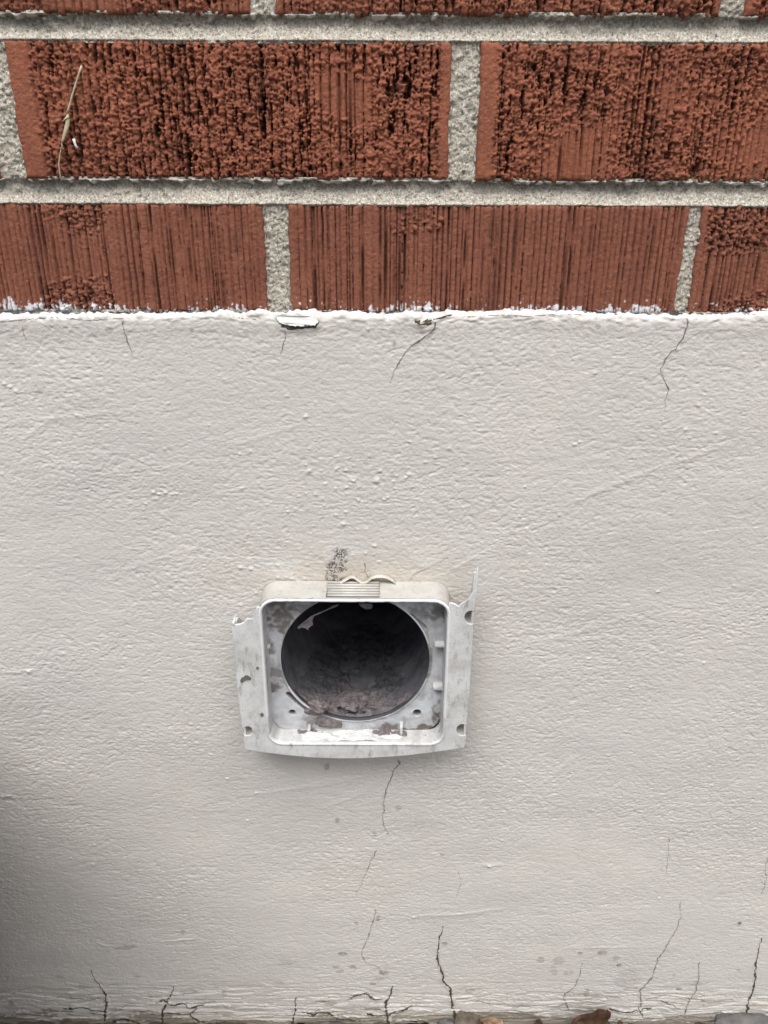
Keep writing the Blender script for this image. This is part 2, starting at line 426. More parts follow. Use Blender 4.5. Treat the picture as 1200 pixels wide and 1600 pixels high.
# ------------------------------------------------------------------ painted foundation wall (render coat)
found = thing('foundation_wall', 'beige painted rendered foundation wall with rough brushed texture below the red bricks', 'foundation wall')
cx, cz = xz(555, 1031, .0085)                    # centre of the duct
RD = .0447
ST = .00045
zt = zp(497, 0); zb = -.03
xs = axis(-.33, .33, ST, -.55, .55, .0015); zs = np.arange(zb, zt + .0078, ST)
X, Z = np.meshgrid(xs, zs)
TN = 1500
def fld(sz, sx, s, amp=1):
    return samp(gn(TN, TN, sz / .6, sx / .6, s), X / ST, Z / ST) * amp       # sigma in mm
wx = fld(9, 14, 100); wz = fld(9, 14, 101)
def warp(sz, sx, s, k=1.0):
    return samp(gn(TN, TN, sz / .6, sx / .6, s), X / ST + wx * 2 * k, Z / ST + wz * 2.2 * k)
streak = warp(.55, 1.05, 102, .9); fine = warp(.42, .55, 103); med = warp(1.3, 2.2, 104, .8); big = fld(11, 20, 105); huge = fld(45, 60, 106)
long_ = warp(.55, 9, 107, .6)
amp = .9 + .22 * np.clip(fld(20, 30, 108), -1.6, 1.6)            # rougher and smoother areas
amp *= 1 - .25 * sstep(.25 - Z, 0, .15)
def ridged(a): return 1 - np.abs(a)
Hm = amp * (.000062 * streak + .000045 * fine + .00004 * ridged(streak + .5 * med) + .00002 * long_) + .00003 * med + .00014 * big + .0004 * huge
# base of the wall: brushed horizontally, peeling
low = sstep(.075 - Z, 0, .06)
Hm += low * (.00009 * warp(.8, 10, 109, .5) + .00010 * warp(1.6, 14, 110, .7))
peel = sstep(.055 * 1 - Z + .012 * warp(4, 25, 140) - at(600, 1590).z * 0, 0, .004) * 0 + low
pn_ = warp(1.3, 9, 141, .8) + .5 * warp(.7, 3, 142); pl_ = sstep(pn_, .35, .5) * sstep(.062 - Z, 0, .03)
Hm -= .00045 * pl_
flk = np.exp(-((pn_ - .42) / .07) ** 2) * sstep(.066 - Z, 0, .035) * sstep(fld(5, 16, 143), -.3, .7)
# paint pimples
def bumps(lst, p=0):
    global Hm
    for (px, py, r, h) in lst:
        x, z = xz(px, py); dd = ((X - x) / (r * 1.3)) ** 2 + ((Z - z) / r) ** 2
        Hm += h * np.exp(-dd ** 1.3)
rb = random.Random(3)
L = [(483, 736, 1.2), (502, 736, .8), (525, 733, .7), (540, 735, .8), (594, 736, 1), (612, 736, .9), (638, 741, 1.2), (620, 743, .8), (634, 746, .8), (588, 751, 1.6), (552, 751, 1.1),
     (508, 756, 1), (524, 764, .9), (541, 762, 1), (493, 773, .8), (574, 774, 1), (537, 819, 1.4), (586, 853, 1.2), (571, 865, .8), (584, 866, .8), (702, 700, 1), (478, 651, 1.1),
     (455, 905, 1), (465, 909, 1), (476, 905, .8), (510, 890, .9), (480, 883, .8), (433, 884, 1.2), (434, 903, 1.2), (448, 903, .8), (375, 888, 1.1), (392, 890, 1.2),
     (240, 770, .9), (248, 772, 1), (258, 770, 1), (268, 773, 1), (276, 772, .8), (25, 612, 1.2), (6, 600, 1), (15, 605, .9), (46, 1048, 1.4), (400, 1240, 1), (765, 1354, 1.5),
     (575, 514, .8), (540, 800, 1), (525, 805, .8), (560, 782, .8), (600, 780, .8), (615, 752, .7), (450, 800, .9), (640, 690, .8), (820, 760, .8), (905, 690, .9)]
bumps([(a, b, c * .00085, .0006 * c ** .5) for a, b, c in L])
bumps([(rb.gauss(500, 130), rb.gauss(800, 90), rb.uniform(.0005, .0009), rb.uniform(.0002, .0004)) for _ in range(70)])
bumps([(rb.uniform(0, 1200), rb.uniform(540, 1500), rb.uniform(.0006, .001), rb.uniform(.0003, .0006)) for _ in range(90)])
# long brush and trowel lines
def stroke(px0, py0, px1, py1, wd, h):
    global Hm
    x0, z0 = xz(px0, py0); x1, z1 = xz(px1, py1); dx, dz = x1 - x0, z1 - z0; l2 = dx * dx + dz * dz
    t = np.clip(((X - x0) * dx + (Z - z0) * dz) / l2, 0, 1)
    q = np.hypot(X - x0 - t * dx, Z - z0 - t * dz) + .0003 * med
    Hm += .6 * h * np.exp(-(q / wd) ** 2) * np.sin(math.pi * np.clip(t, .02, .98)) ** .5
for a in [(880, 790, 1000, 740, .0016, .0005), (1000, 740, 1150, 690, .0014, .00035), (20, 660, 230, 640, .0014, .0003), (250, 1472, 310, 1466, .001, .0006), (150, 1472, 170, 1480, .0008, .0007),
          (380, 1245, 560, 1215, .002, .0004), (500, 1265, 575, 1235, .0012, .0004), (640, 1432, 760, 1425, .0016, .0005), (700, 1428, 800, 1418, .0012, .0004), (560, 1520, 650, 1490, .0012, .0004),
          (880, 1480, 1000, 1478, .0009, .0004), (740, 1353, 790, 1352, .0014, .0006), (30, 690, 100, 640, .0012, .0004), (820, 1250, 900, 1180, .0018, .0003), (0, 1245, 20, 1243, .0015, .001),
          (350, 700, 480, 660, .0012, .0003), (200, 890, 330, 850, .0014, .0003), (680, 905, 780, 850, .001, .0004), (0, 1050, 60, 1045, .001, .0006), (830, 1010, 1000, 960, .0018, .0003)]:
    stroke(*a)
mm = .001
CRK = []
def crack_at(*a, **k): CRK.append((a, k))
crack_at([(680, 503), (679, 514), (668, 524), (650, 535), (635, 547), (625, 560), (614, 580), (610, 598)], .55 * mm, .15 * mm, 1, label='curved hairline crack running down from the middle of the white paint line')
crack_at([(1071, 492), (1073, 510), (1066, 530), (1057, 545), (1042, 558), (1035, 575), (1040, 592), (1044, 606), (1038, 640)], .6 * mm, .12 * mm, 2, label='long crack below the right end of the white paint line')
crack_at([(192, 502), (193, 520), (200, 533), (205, 545), (208, 558)], .45 * mm, .15 * mm, 3)
crack_at([(446, 515), (444, 530), (440, 545), (437, 556)], .4 * mm, .12 * mm, 4)
crack_at([(35, 510), (36, 520), (40, 533)], .3 * mm, .1 * mm, 5)
crack_at([(622, 1187), (625, 1194), (615, 1204), (608, 1220), (602, 1236), (599, 1255), (598, 1272), (601, 1290), (607, 1304)], .55 * mm, .2 * mm, 6, label='thin crack running down from under the vent')
crack_at([(588, 1328), (580, 1345), (572, 1365), (563, 1385), (555, 1396)], .4 * mm, .15 * mm, 7)
crack_at([(587, 1420), (583, 1440), (577, 1458), (568, 1480), (565, 1490), (572, 1503), (590, 1510), (600, 1522)], .3 * mm, .3 * mm, 8)
crack_at([(692, 1445), (688, 1465), (684, 1485), (686, 1505), (694, 1522), (690, 1530), (703, 1545), (706, 1565), (710, 1580), (713, 1594)], .3 * mm, 1.2 * mm, 9, MCRACKD, label='long dark crack widening towards the foot of the wall')
crack_at([(708, 1558), (725, 1560), (738, 1562), (752, 1556), (762, 1553)], .5 * mm, .15 * mm, 10)
crack_at([(614, 1540), (609, 1555), (602, 1570), (602, 1582), (606, 1600)], .5 * mm, 1.5 * mm, 11, MCRACKD)
crack_at([(463, 1557), (460, 1575), (457, 1600)], .3 * mm, .9 * mm, 12, MCRACKD)
crack_at([(500, 1576), (490, 1583), (484, 1590)], .3 * mm, .5 * mm, 13)
crack_at([(142, 1515), (148, 1528), (156, 1540), (165, 1552), (168, 1565), (164, 1578), (163, 1600)], .25 * mm, 1.2 * mm, 14, MCRACKD, label='dark forked crack at the lower left')
crack_at([(272, 1540), (265, 1556), (258, 1572), (254, 1582), (253, 1600)], .4 * mm, 1.1 * mm, 15, MCRACKD)
crack_at([(254, 1582), (270, 1582), (285, 1585), (297, 1583), (308, 1574)], 1.0 * mm, .5 * mm, 16, MCRACKD)
crack_at([(297, 1585), (310, 1595), (330, 1598), (352, 1597)], .8 * mm, 1.4 * mm, 17, MCRACKD)
crack_at([(1064, 1408), (1063, 1430), (1058, 1450), (1048, 1466), (1038, 1482), (1028, 1498), (1021, 1512), (1020, 1524), (1008, 1537), (1000, 1545), (1001, 1565), (999, 1580), (1004, 1590)], .15 * mm, .8 * mm, 18, label='long wandering crack rising from the foot of the wall at the right')
crack_at([(1093, 1502), (1091, 1525), (1086, 1545), (1076, 1562), (1069, 1585)], .3 * mm, .5 * mm, 19)
crack_at([(1190, 1465), (1184, 1485), (1179, 1505), (1180, 1525), (1175, 1545), (1170, 1565), (1166, 1582)], .35 * mm, .9 * mm, 20, MCRACKD)
crack_at([(910, 1502), (905, 1520), (898, 1540), (884, 1552), (882, 1562), (888, 1578)], .2 * mm, .6 * mm, 21)
crack_at([(848, 1572), (870, 1573), (885, 1566)], .3 * mm, .6 * mm, 22)
crack_at([(1010, 1560), (1025, 1557), (1041, 1553)], .5 * mm, .3 * mm, 23)
crack_at([(1032, 1563), (1045, 1568), (1062, 1575)], .9 * mm, .3 * mm, 24)
crack_at([(1004, 1590), (1030, 1591), (1060, 1588), (1090, 1583), (1130, 1582), (1190, 1583)], .5 * mm, .4 * mm, 25)
crack_at([(1046, 1310), (1043, 1340), (1042, 1370)], .2 * mm, .12 * mm, 26)
crack_at([(716, 1362), (719, 1380), (712, 1402)], .2 * mm, .12 * mm, 27)
crack_at([(570, 880), (571, 893), (575, 902)], .35 * mm, .3 * mm, 28)
crack_at([(640, 905), (655, 893), (680, 884), (700, 870)], .2 * mm, .12 * mm, 29)
crack_at([(66, 1575), (78, 1592), (100, 1594)], .5 * mm, .3 * mm, 30)
crack_at([(1200, 1340), (1196, 1380), (1190, 1400)], .2 * mm, .15 * mm, 31)
crack_at([(175, 1598), (190, 1592), (205, 1594), (220, 1600)], 1.2 * mm, 1.0 * mm, 32, MCRACKD)
crack_at([(0, 503), (40, 499), (90, 496), (140, 501), (200, 497)], .35 * mm, .3 * mm, 41)
crack_at([(355, 492), (375, 497), (400, 499)], .4 * mm, .3 * mm, 42)
crack_at([(440, 508), (450, 511), (470, 512), (492, 510), (497, 503)], 1.1 * mm, .8 * mm, 43, MCRACKD, jit=.0003)
crack_at([(648, 502), (662, 505), (672, 500), (690, 496), (706, 492)], .9 * mm, .3 * mm, 44, MCRACKD)
crack_at([(664, 500), (668, 507), (674, 504)], 2.2 * mm, .9 * mm, 48, MCRACKD)
crack_at([(1048, 490), (1060, 491), (1071, 492)], .9 * mm, .6 * mm, 45, MCRACKD)
crack_at([(730, 495), (780, 492), (830, 494), (880, 490), (930, 494), (980, 490)], .25 * mm, .2 * mm, 46)
crack_at([(1090, 493), (1130, 490), (1170, 492), (1200, 489)], .4 * mm, .3 * mm, 47)
rk = random.Random(44)
for k in range(22):
    x_ = rk.uniform(10, 1190); y_ = 1597 - abs(rk.gauss(0, 17)); l_ = rk.uniform(18, 70); pp_ = [(x_, y_)]
    while pp_[-1][0] < x_ + l_: pp_.append((pp_[-1][0] + rk.uniform(5, 12), pp_[-1][1] + rk.gauss(0, 2.6)))
    w_ = rk.choice([.35, .5, .9]) * mm; crack_at(pp_, w_, w_ * rk.uniform(.3, 1), 200 + k, MCRACKD if w_ > .6 * mm else MCRACK)
crk_st = np.zeros_like(X)
for a, k_ in CRK:
    if max(a[1], a[2]) < .45 * mm: continue
    P = [xz(*q) for q in a[0]]; N_ = len(P) - 1
    for i in range(N_):
        (x0, z0), (x1, z1) = P[i], P[i + 1]; m_ = .012
        i0, i1 = np.searchsorted(zs, min(z0, z1) - m_), np.searchsorted(zs, max(z0, z1) + m_); j0, j1 = np.searchsorted(xs, min(x0, x1) - m_), np.searchsorted(xs, max(x0, x1) + m_)
        if i1 <= i0 or j1 <= j0: continue
        sl = (slice(i0, i1), slice(j0, j1)); dx, dz = x1 - x0, z1 - z0
        t = np.clip(((X[sl] - x0) * dx + (Z[sl] - z0) * dz) / (dx * dx + dz * dz + 1e-12), 0, 1); q = np.hypot(X[sl] - x0 - t * dx, Z[sl] - z0 - t * dz)
        wd = a[1] + (a[2] - a[1]) * (i + t) / N_; s_n = .6 + .5 * big[sl] + .3 * med[sl]
        Hm[sl] += .25 * wd * np.exp(-((q - wd * 1.6) / (wd * 1.2)) ** 2)
        crk_st[sl] = np.maximum(crk_st[sl], np.clip(wd / .0012, 0, 1) * .5 * np.exp(-(q / (wd * 1.6 + .0004)) ** 2) * np.clip(s_n, 0, 1))
# rounded top lip rolling back to the bricks, edge slightly wavy
lipn = gn(1, len(xs), .01, 30, 120)[0] * .0006 + gn(1, len(xs), .01, 5, 121)[0] * .0004 + gn(1, len(xs), .01, 1.3, 144)[0] * .0003
lipn += np.interp(xs, [bx(0, 500), bx(450, 500), bx(600, 500), bx(1200, 500)], [-.0010, .0, .0, .0018])
zl = zt + .0025 + lipn[None, :]
rr_ = .0034
s_ = np.clip((Z - (zl - rr_)) / rr_, 0, 1)
back = rr_ * (1 - np.sqrt(np.clip(1 - s_ ** 2, 0, 1)))
Hm += .0004 * np.exp(-((Z - (zl - .006)) / .0045) ** 2)          # thick bead of paint along the top
Hm += .00022 * warp(.8, 2, 122) * sstep(Z, zt - .004, zt)
Zc = np.minimum(Z, zl + .0005 * 0)
Y = -Hm + back
# jagged white overpaint
wtop = sstep(Z - (zl - .0012 + gn(1, len(xs), .01, 6, 123)[0][None, :] * .0006 - .0006 + gn(1, len(xs), .01, 50, 124)[0][None, :] * .0005), 0, .0005)
# stains, plus shade painted round the vent top
dirt = np.zeros_like(X)
def spot(px, py, rx, ry, a=1., rot=0):
    global dirt
    x, z = xz(px, py); kx = rx / 2100.; kz = ry / 1500.
    u = (X - x) * math.cos(rot) + (Z - z) * math.sin(rot); v_ = -(X - x) * math.sin(rot) + (Z - z) * math.cos(rot)
    q = (u / kx) ** 2 + (v_ / kz) ** 2 + .5 * streak * .6
    dirt = np.maximum(dirt, a * (1 - sstep(q, .5, 1.6)))
for a in [(535, 1489, 9, 3, .8), (525, 1510, 6, 3, .5), (552, 1510, 6, 4, .6), (600, 1520, 8, 4, .6), (590, 1530, 9, 2, .5), (583, 1537, 6, 2, .7), (695, 1473, 4, 3, .6), (844, 1498, 6, 4, .55), (940, 1487, 7, 5, .6),
          (906, 1487, 4, 3, .6), (962, 1496, 5, 4, .45), (967, 1507, 4, 3, .9), (888, 1520, 8, 4, .4), (872, 1500, 8, 7, .35), (865, 1515, 5, 10, .3, .3), (1060, 1544, 4, 2, .9), (980, 1530, 20, 16, .22), (917, 1552, 4, 8, .5),
          (1156, 1443, 3, 3, 1), (511, 1198, 4, 4, .7), (527, 1282, 3, 3, .7), (585, 1304, 3, 3, .6), (622, 1262, 4, 4, .4), (691, 1336, 3, 2, .5), (590, 1435, 3, 4, .7), (557, 1443, 3, 2, .7), (350, 1552, 4, 5, .5), (235, 1557, 4, 3, .5),
          (286, 1457, 4, 3, .5), (18, 1568, 5, 3, .7), (1053, 1522, 3, 2, .5), (1098, 1562, 4, 3, .5), (22, 565, 12, 4, .15), (60, 610, 8, 3, .2), (616, 538, 2, 2, .9), (300, 516, 2, 2, .6), (934, 510, 3, 2, .6), (170, 516, 4, 2, .5)]:
    spot(*a)
for k in range(60): spot(rb.uniform(0, 1200), 1600 - abs(rb.gauss(0, 45)), rb.uniform(3, 18), rb.uniform(1.5, 4), rb.uniform(.15, .5), rb.uniform(-.2, .2))
tan = .55 * np.exp(-(((X - cx) / .075) ** 2 + ((Z - at(555, 905).z) / .018) ** 2)) * sstep(fld(6, 9, 125) + .8, 0, 1.4)  # painted shade of the box over a tan stain above the vent
tan = np.maximum(tan, .35 * sstep(warp(2.2, 20, 129) , .8, 1.6) * low)
x, z = xz(527, 884)
lean = (Z - z) * .28
scuff = (1 - sstep(np.abs(X - x - lean + .001 * med) / .0060, .6, 1.1)) * sstep(at(527, 856).z - Z + .001 * streak, 0, .002) * (1 - sstep(at(527, 914).z - Z, -.001, .004))
scuff *= sstep(fld(1.2, 1.6, 126) + 2.3 + .5 * (1 - np.abs(X - x - lean) / .003), 0, .8)
grime = sstep(at(600, 1589).z + .0022 * warp(1.2, 12, 127, .5) + .0035 * fld(3, 25, 128) + .001 * streak - Z, 0, .0012) * .85
# loose, broken foot of the wall
foot = at(600, 1600).z + .0016 * gn(1, len(xs), .01, 26, 130)[0][None, :] + .0012 * gn(1, len(xs), .01, 6, 131)[0][None, :]
Y = Y + .006 * sstep(foot - Z, 0, .0015)
grime = np.maximum(grime, sstep(foot - Z, -.001, .0005))
grime = np.maximum(grime, crk_st); grime = np.maximum(grime, .75 * flk); grime = np.maximum(grime, .35 * pl_ * sstep(.03 - Z, 0, .02))
keep = ((X - cx) ** 2 + (Z - cz) ** 2) > (RD + .002) ** 2
me = grid('render_coat', X, Zc, Y, {'dirt': dirt, 'tan': tan, 'white': wtop * sstep(fld(.7, 2.2, 145) + 1.3 + .5 * big, 0, .5), 'scuff': scuff, 'grime': grime}, keep)
link('render_coat', me, MRENDER, found)
def surf(x, z):
    j = np.clip(np.searchsorted(xs, x), 0, len(xs) - 1); i = np.clip(np.searchsorted(zs, z), 0, len(zs) - 1)
    return Y[i, j]

# cracks: thin ragged ribbons on the surface, dark colour standing in for shaded gaps
def crack(pts, w0, w1, seed, mat=MCRACK, jit=.0006, label=None, peak=None):
    rg = random.Random(seed); P = [xz(*q) for q in pts]; Q = []
    for (a, b) in zip(P[:-1], P[1:]):
        n_ = max(2, int(math.hypot(b[0] - a[0], b[1] - a[1]) / .0011))
        for k in range(n_): Q.append((a[0] + (b[0] - a[0]) * k / n_, a[1] + (b[1] - a[1]) * k / n_))
    Q.append(P[-1]); W = 0.; Q2 = []
    for i, (x, z) in enumerate(Q):
        W = W * .8 + rg.gauss(0, jit * .5)
        e = min(1, i / 3, (len(Q) - 1 - i) / 3)
        Q2.append((x + W * e, z + rg.gauss(0, jit * .15) * e))
    V, F = [], []
    N = len(Q2)
    for i, (x, z) in enumerate(Q2):
        t = i / (N - 1); wd = (w0 + (w1 - w0) * t) * (1.7 if mat is MCRACKD else 1.3) * math.exp(.8 * math.sin(i * .55 + seed) * rg.random()) * rg.uniform(.55, 1.2)
        a = Q2[max(0, i - 1)]; b = Q2[min(N - 1, i + 1)]; dx, dz = b[0] - a[0], b[1] - a[1]; l = math.hypot(dx, dz) or 1
        nx_, nz_ = -dz / l, dx / l
        for s in (-1, 1):
            xx, zz = x + nx_ * s * wd / 2, z + nz_ * s * wd / 2
            V.append((xx, surf(xx, zz) - .00018, zz))
        if i: F.append((2 * i - 2, 2 * i, 2 * i + 1, 2 * i - 1))
    link('crack', mesh_from('crack', V, F), mat, found, label)
# along the white edge

for a, k_ in CRK: crack(*a, **k_)

# lifted paint flake by the joint
def flake(name, pts, p, thick, mat, parent, curl=.0, seed=0, label=None):
    rg = random.Random(5); q_ = []
    for i, a in enumerate(pts):
        b = pts[(i + 1) % len(pts)]
        for k in range(6): q_.append((a[0] + (b[0] - a[0]) * k / 6 + rg.gauss(0, .7), a[1] + (b[1] - a[1]) * k / 6 + rg.gauss(0, .7)))
    pts = q_
    o = link(name, plate(name, [[xz(a, b, p) for a, b in pts]], -p - thick, thick, thick * .3), mat, parent, label)
    me = o.data; zs_ = [q.co.z for q in me.vertices]; lo, hi = min(zs_), max(zs_)
    for q in me.vertices: q.co.y -= curl * ((hi - q.co.z) / (hi - lo)) ** 1.6 + .0004 * math.sin(q.co.x * 700 + q.co.z * 900)
    return o
flake('paint_flake', [(428, 492), (445, 490), (465, 489), (480, 491), (493, 495), (497, 503), (490, 508), (470, 509), (448, 508), (436, 503)], .0005, .0005, MCHIP, found, .0010, label='curled white paint flake lifting off below the mortar joint')

# ------------------------------------------------------------------ the vent
vent = thing('wall_vent', 'broken white plastic dryer vent outlet with its cover snapped off, on the beige wall', 'wall vent')
PF, PP = .021, .0085
zT = at(555, 941, PF).z; zB = at(555, 1163, PF).z
xL = at(410, 1000, PF).x; xR = at(699, 1000, PF).x
ocx, ocz = (xL + xR) / 2, (zT + zB) / 2; hw, hh = (xR - xL) / 2, (zT - zB) / 2
def rrect(o, rad, p, n=14, pz=0, dn=None):
    """rounded rectangle ring offset outward by o; p = distance in front of the wall"""
    a, b = hw + o, hh + o; pts = []
    for qx, qz, st in ((1, 1, 0), (-1, 1, 90), (-1, -1, 180), (1, -1, 270)):
        for k in range(n + 1):
            t = R(st + 90 * k / n)
            pts.append(Vector((ocx + qx * (a - rad) + rad * math.cos(t), -p, ocz + qz * (b - rad) + rad * math.sin(t))))
        # subdivide straight runs
    out = []
    for i, q in enumerate(pts):
        nx_ = pts[(i + 1) % len(pts)]; d = (nx_ - q).length; m_ = max(1, int(d / .0012)) if d > .01 else 1
        m_ = 40 if d > .01 else 1
        for k in range(m_): out.append(q.lerp(nx_, k / m_))
    return out
rc = .0085
rings = [rrect(.0016 + .0004, rc + .002, 0.0), rrect(.0016, rc + .0018, .006), rrect(.0015, rc + .0016, .0135), rrect(.0014, rc + .0014, PF - .0006), rrect(.0011, rc + .0011, PF - .0001),
         rrect(.0006, rc + .0006, PF + .0001), rrect(.0001, rc + .0001, PF), rrect(-.0004, rc - .0003, PF - .0006), rrect(-.0007, rc - .0006, PF - .0018), rrect(-.0009, rc - .0008, PF - .005), rrect(-.0010, rc - .001, PP + .001), rrect(-.0012, rc - .001, PP - .0005)]
me = loft('box', rings)
bm = bmesh.new(); bm.from_mesh(me); bmesh.ops.recalc_face_normals(bm, faces=bm.faces); bm.to_mesh(me); bm.free()
box = link('box', me, MPL, vent)
# chipped upper lip and beige stained top: vertex attributes with shapes of their own
nv = len(me.vertices); co = np.empty(nv * 3, np.float32); me.vertices.foreach_get('co', co); co = co.reshape(-1, 3)
rs = np.random.RandomState(5)
jx = np.interp(co[:, 0], np.linspace(-.08, .08, 90), rs.standard_normal(90))
sel = (co[:, 2] > zT - .0006) & (co[:, 1] < -PF + .0016)
co[sel, 1] += np.abs(jx[sel]) * .00035
me.vertices.foreach_set('co', co.ravel()); me.update()
for nme in ('dirt', 'chalk'):
    me.attributes.new(nme, 'FLOAT', 'POINT')
inner = (co[:, 1] > -PF + .0012) & (np.abs(co[:, 0] - ocx) < hw) & (co[:, 2] < zT) & (co[:, 2] > zB)
dn_ = np.zeros(nv); cell = np.sin(co[:, 0] * 700 + 2 * np.sin(co[:, 2] * 900)) * .5 + np.sin(co[:, 2] * 1300 + 1) * .5
dn_[inner] = np.clip(.24 + .2 * cell[inner], 0, .5)
ch_ = ((co[:, 1] < -PF + .0009) & (co[:, 2] > zB + .02)).astype(np.float32) * .7
me.attributes['chalk'].data.foreach_set('value', ch_)
me.attributes['dirt'].data.foreach_set('value', dn_.astype(np.float32))

# top cover skin, beige with stains: a thin shell over the box's top so the top reads as its own part
def top_skin():
    r0 = []
    for p, o in ((.0002, .0023), (.006, .0020), (.0135, .0019), (PF - .0012, .0018)):
        ring = rrect(o, rc + o, p); r0.append([q for q in ring if q.z > zT - .010])
    n_ = min(len(r) for r in r0)
    # keep rings ordered left to right
    rr = []
    for r in r0:
        r = sorted(r, key=lambda q: q.x); rr.append(r)
    L_ = min(len(r) for r in rr)
    rr = [[r[int(k * (len(r) - 1) / (L_ - 1))] for k in range(L_)] for r in rr]
    return loft('top_panel', rr, False)
link('top_panel', top_skin(), MPB, vent, 'beige stained top of the vent box')
# grip ribs on the top
me = bpy.data.meshes.new('grip_base'); bm = bmesh.new(); bmesh.ops.create_cube(bm, size=1)
x0 = at(511, 925, .010).x; x1 = at(593, 925, .010).x
for q in bm.verts: q.co = Vector(((x0 + x1) / 2 + q.co.x * (x1 - x0), -.0103 + q.co.y * .0172, zT + .0023 + q.co.z * .0007))
bm.to_mesh(me); bm.free(); link('grip_base', me, mat_simple('dark_groove', (.13, .12, .10), (.2, .18, .15), 500, .9), vent)  # dark sheet that shows between the ribs
for k in range(6):
    p = .0025 + k * .0031
    x0 = at(511, 925, p).x; x1 = at(593, 925, p).x
    zz = zT + .0022
    bm = bmesh.new()
    bmesh.ops.create_cube(bm, size=1)
    for q in bm.verts: q.co = Vector(((x0 + x1) / 2 + q.co.x * (x1 - x0), -p + q.co.y * .0017, zz + q.co.z * .0022))
    bmesh.ops.bevel(bm, geom=bm.edges[:], offset=.0004, segments=2, affect='EDGES')
    me = bpy.data.meshes.new('grip_rib'); bm.to_mesh(me); bm.free()
    for q in me.polygons: q.use_smooth = True
    link('grip_rib', me, MPB, vent)

# front flange: a broken U around the opening
PFL = PF - .0003
def fp(X_, Y_): return 340 + X_ / 2.727, 840 + Y_ / 2.727       # crop units -> photo pixels
inn = [q for q in rrect(.0009, rc + .0009, PFL)]
inn = [(q.x, q.z) for q in inn]
# the inner boundary runs from the upper right, down, along the bottom and up the left
cut_r = at(*fp(985, 335), PFL).z; cut_l = at(*fp(178, 300), PFL).z
low_ = [q for q in inn if q[1] < max(cut_l, cut_r) and not (q[0] > ocx and q[1] > cut_r) and not (q[0] < ocx and q[1] > cut_l)]
low_.sort(key=lambda q: math.atan2(q[1] - ocz, q[0] - ocx) if not False else 0)
# order: start right-top, clockwise over the bottom to left-top
low_.sort(key=lambda q: -(math.atan2(q[1] - ocz, q[0] - ocx) if math.atan2(q[1] - ocz, q[0] - ocx) < 1.4 else math.atan2(q[1] - ocz, q[0] - ocx) - 2 * math.pi))
def P_(X_, Y_, p=PFL): return xz(*fp(X_, Y_), p)
def arc(cx_, cy_, r, a0, a1, n_=9): return [P_(cx_ + r * math.cos(R(a0 + (a1 - a0) * k / n_)), cy_ + r * math.sin(R(a0 + (a1 - a0) * k / n_))) for k in range(n_ + 1)]
outer_left = [P_(176, 296), P_(165, 298), P_(160, 318), P_(150, 326), P_(155, 343), P_(140, 348), P_(124, 346), P_(112, 362), P_(98, 369), P_(78, 372), P_(61, 374), P_(63, 420), P_(72, 520), P_(84, 640), P_(95, 740), P_(104, 800)]
outer_left += [P_(110, 860), P_(113, 885), P_(119, 902)]
bottom = [P_(160, 911), P_(220, 919), P_(300, 929), P_(400, 938), P_(500, 942), P_(600, 942), P_(700, 937), P_(800, 930), P_(900, 918), P_(980, 907), P_(1030, 899), P_(1052, 893)]
right = [P_(1056, 880), P_(1058, 846)] + arc(1042, 820, 24, 60, 300, 12) + [P_(1063, 798), P_(1071, 700), P_(1080, 560), P_(1088, 420), P_(1091, 372)]
right += arc(1080, 341, 28, 70, 290, 12) + [P_(1097, 312), P_(1103, 240), P_(1109, 128), P_(1103, 134), P_(1099, 190), P_(1097, 222), P_(1083, 240), P_(1072, 262), P_(1052, 275), P_(1036, 285), P_(1027, 295), P_(1012, 284), P_(990, 278), P_(983, 300)]
outline = outer_left + bottom + right + low_
hole = arc(128, 825, 20, 0, -360, 24)[:-1]
fl = link('flange', plate('flange', [outline, hole], -PFL - .0000, .0016, .00035), MPL, vent, 'snapped front flange with jagged upper ends')
# screw recesses behind the notches: little cups
for (X_, Y_, r) in ((128, 825, 20), (1042, 820, 24), (1080, 341, 28)):
    q = at(*fp(X_, Y_), PFL); rad = r / 2.727 / 2560.
    rg = []
    for pp, f in ((PFL - .0005, 1.0), (PFL - .002, .93), (PFL - .0055, .72), (PFL - .006, .05)):
        rg.append([Vector((q.x + rad * f * math.cos(t * math.pi / 12), -pp, q.z + rad * f * math.sin(t * math.pi / 12) * 1.2)) for t in range(24)])
    ed = at(*fp({128: 2000, 1042: 1057, 1080: 1087}[X_], Y_), PFL).x - .0003
    for r_ in rg:
        for q_ in r_: q_.x = min(q_.x, ed)
    me = loft('screw_recess', rg); me.attributes.new('dirt', 'FLOAT', 'POINT').data.foreach_set('value', np.full(len(me.vertices), .35, np.float32))
    link('screw_recess', me, MPB, vent)
# dark raised crumbs stuck on the flange
# side returns from the flange edge back to the wall
def ret(name, pts, p0, p1, th, side, tops=None):
    V, F = [], []
    n_ = len(pts)
    for i, (x, z) in enumerate(pts):
        a = pts[max(0, i - 1)]; b = pts[min(n_ - 1, i + 1)]; dx, dz = b[0] - a[0], b[1] - a[1]; l = math.hypot(dx, dz)
        nx_, nz_ = -dz / l * side, dx / l * side
        pb = p1 if not tops else p1 + (p0 - p1) * tops[i]
        for (o, p) in ((0, p0), (th, p0), (th, pb), (0, pb)): V.append((x + nx_ * o, -p, z + nz_ * o))
        if i:
            for k in range(4):
                F.append((4 * i - 4 + k, 4 * i - 4 + (k + 1) % 4, 4 * i + (k + 1) % 4, 4 * i + k))
    F.append((0, 1, 2, 3)); F.append((4 * n_ - 1, 4 * n_ - 2, 4 * n_ - 3, 4 * n_ - 4))
    me = mesh_from(name, V, F, False)
    bm = bmesh.new(); bm.from_mesh(me); bmesh.ops.recalc_face_normals(bm, faces=bm.faces); bm.to_mesh(me); bm.free()
    return link(name, me, MPL, vent)
e = .0004
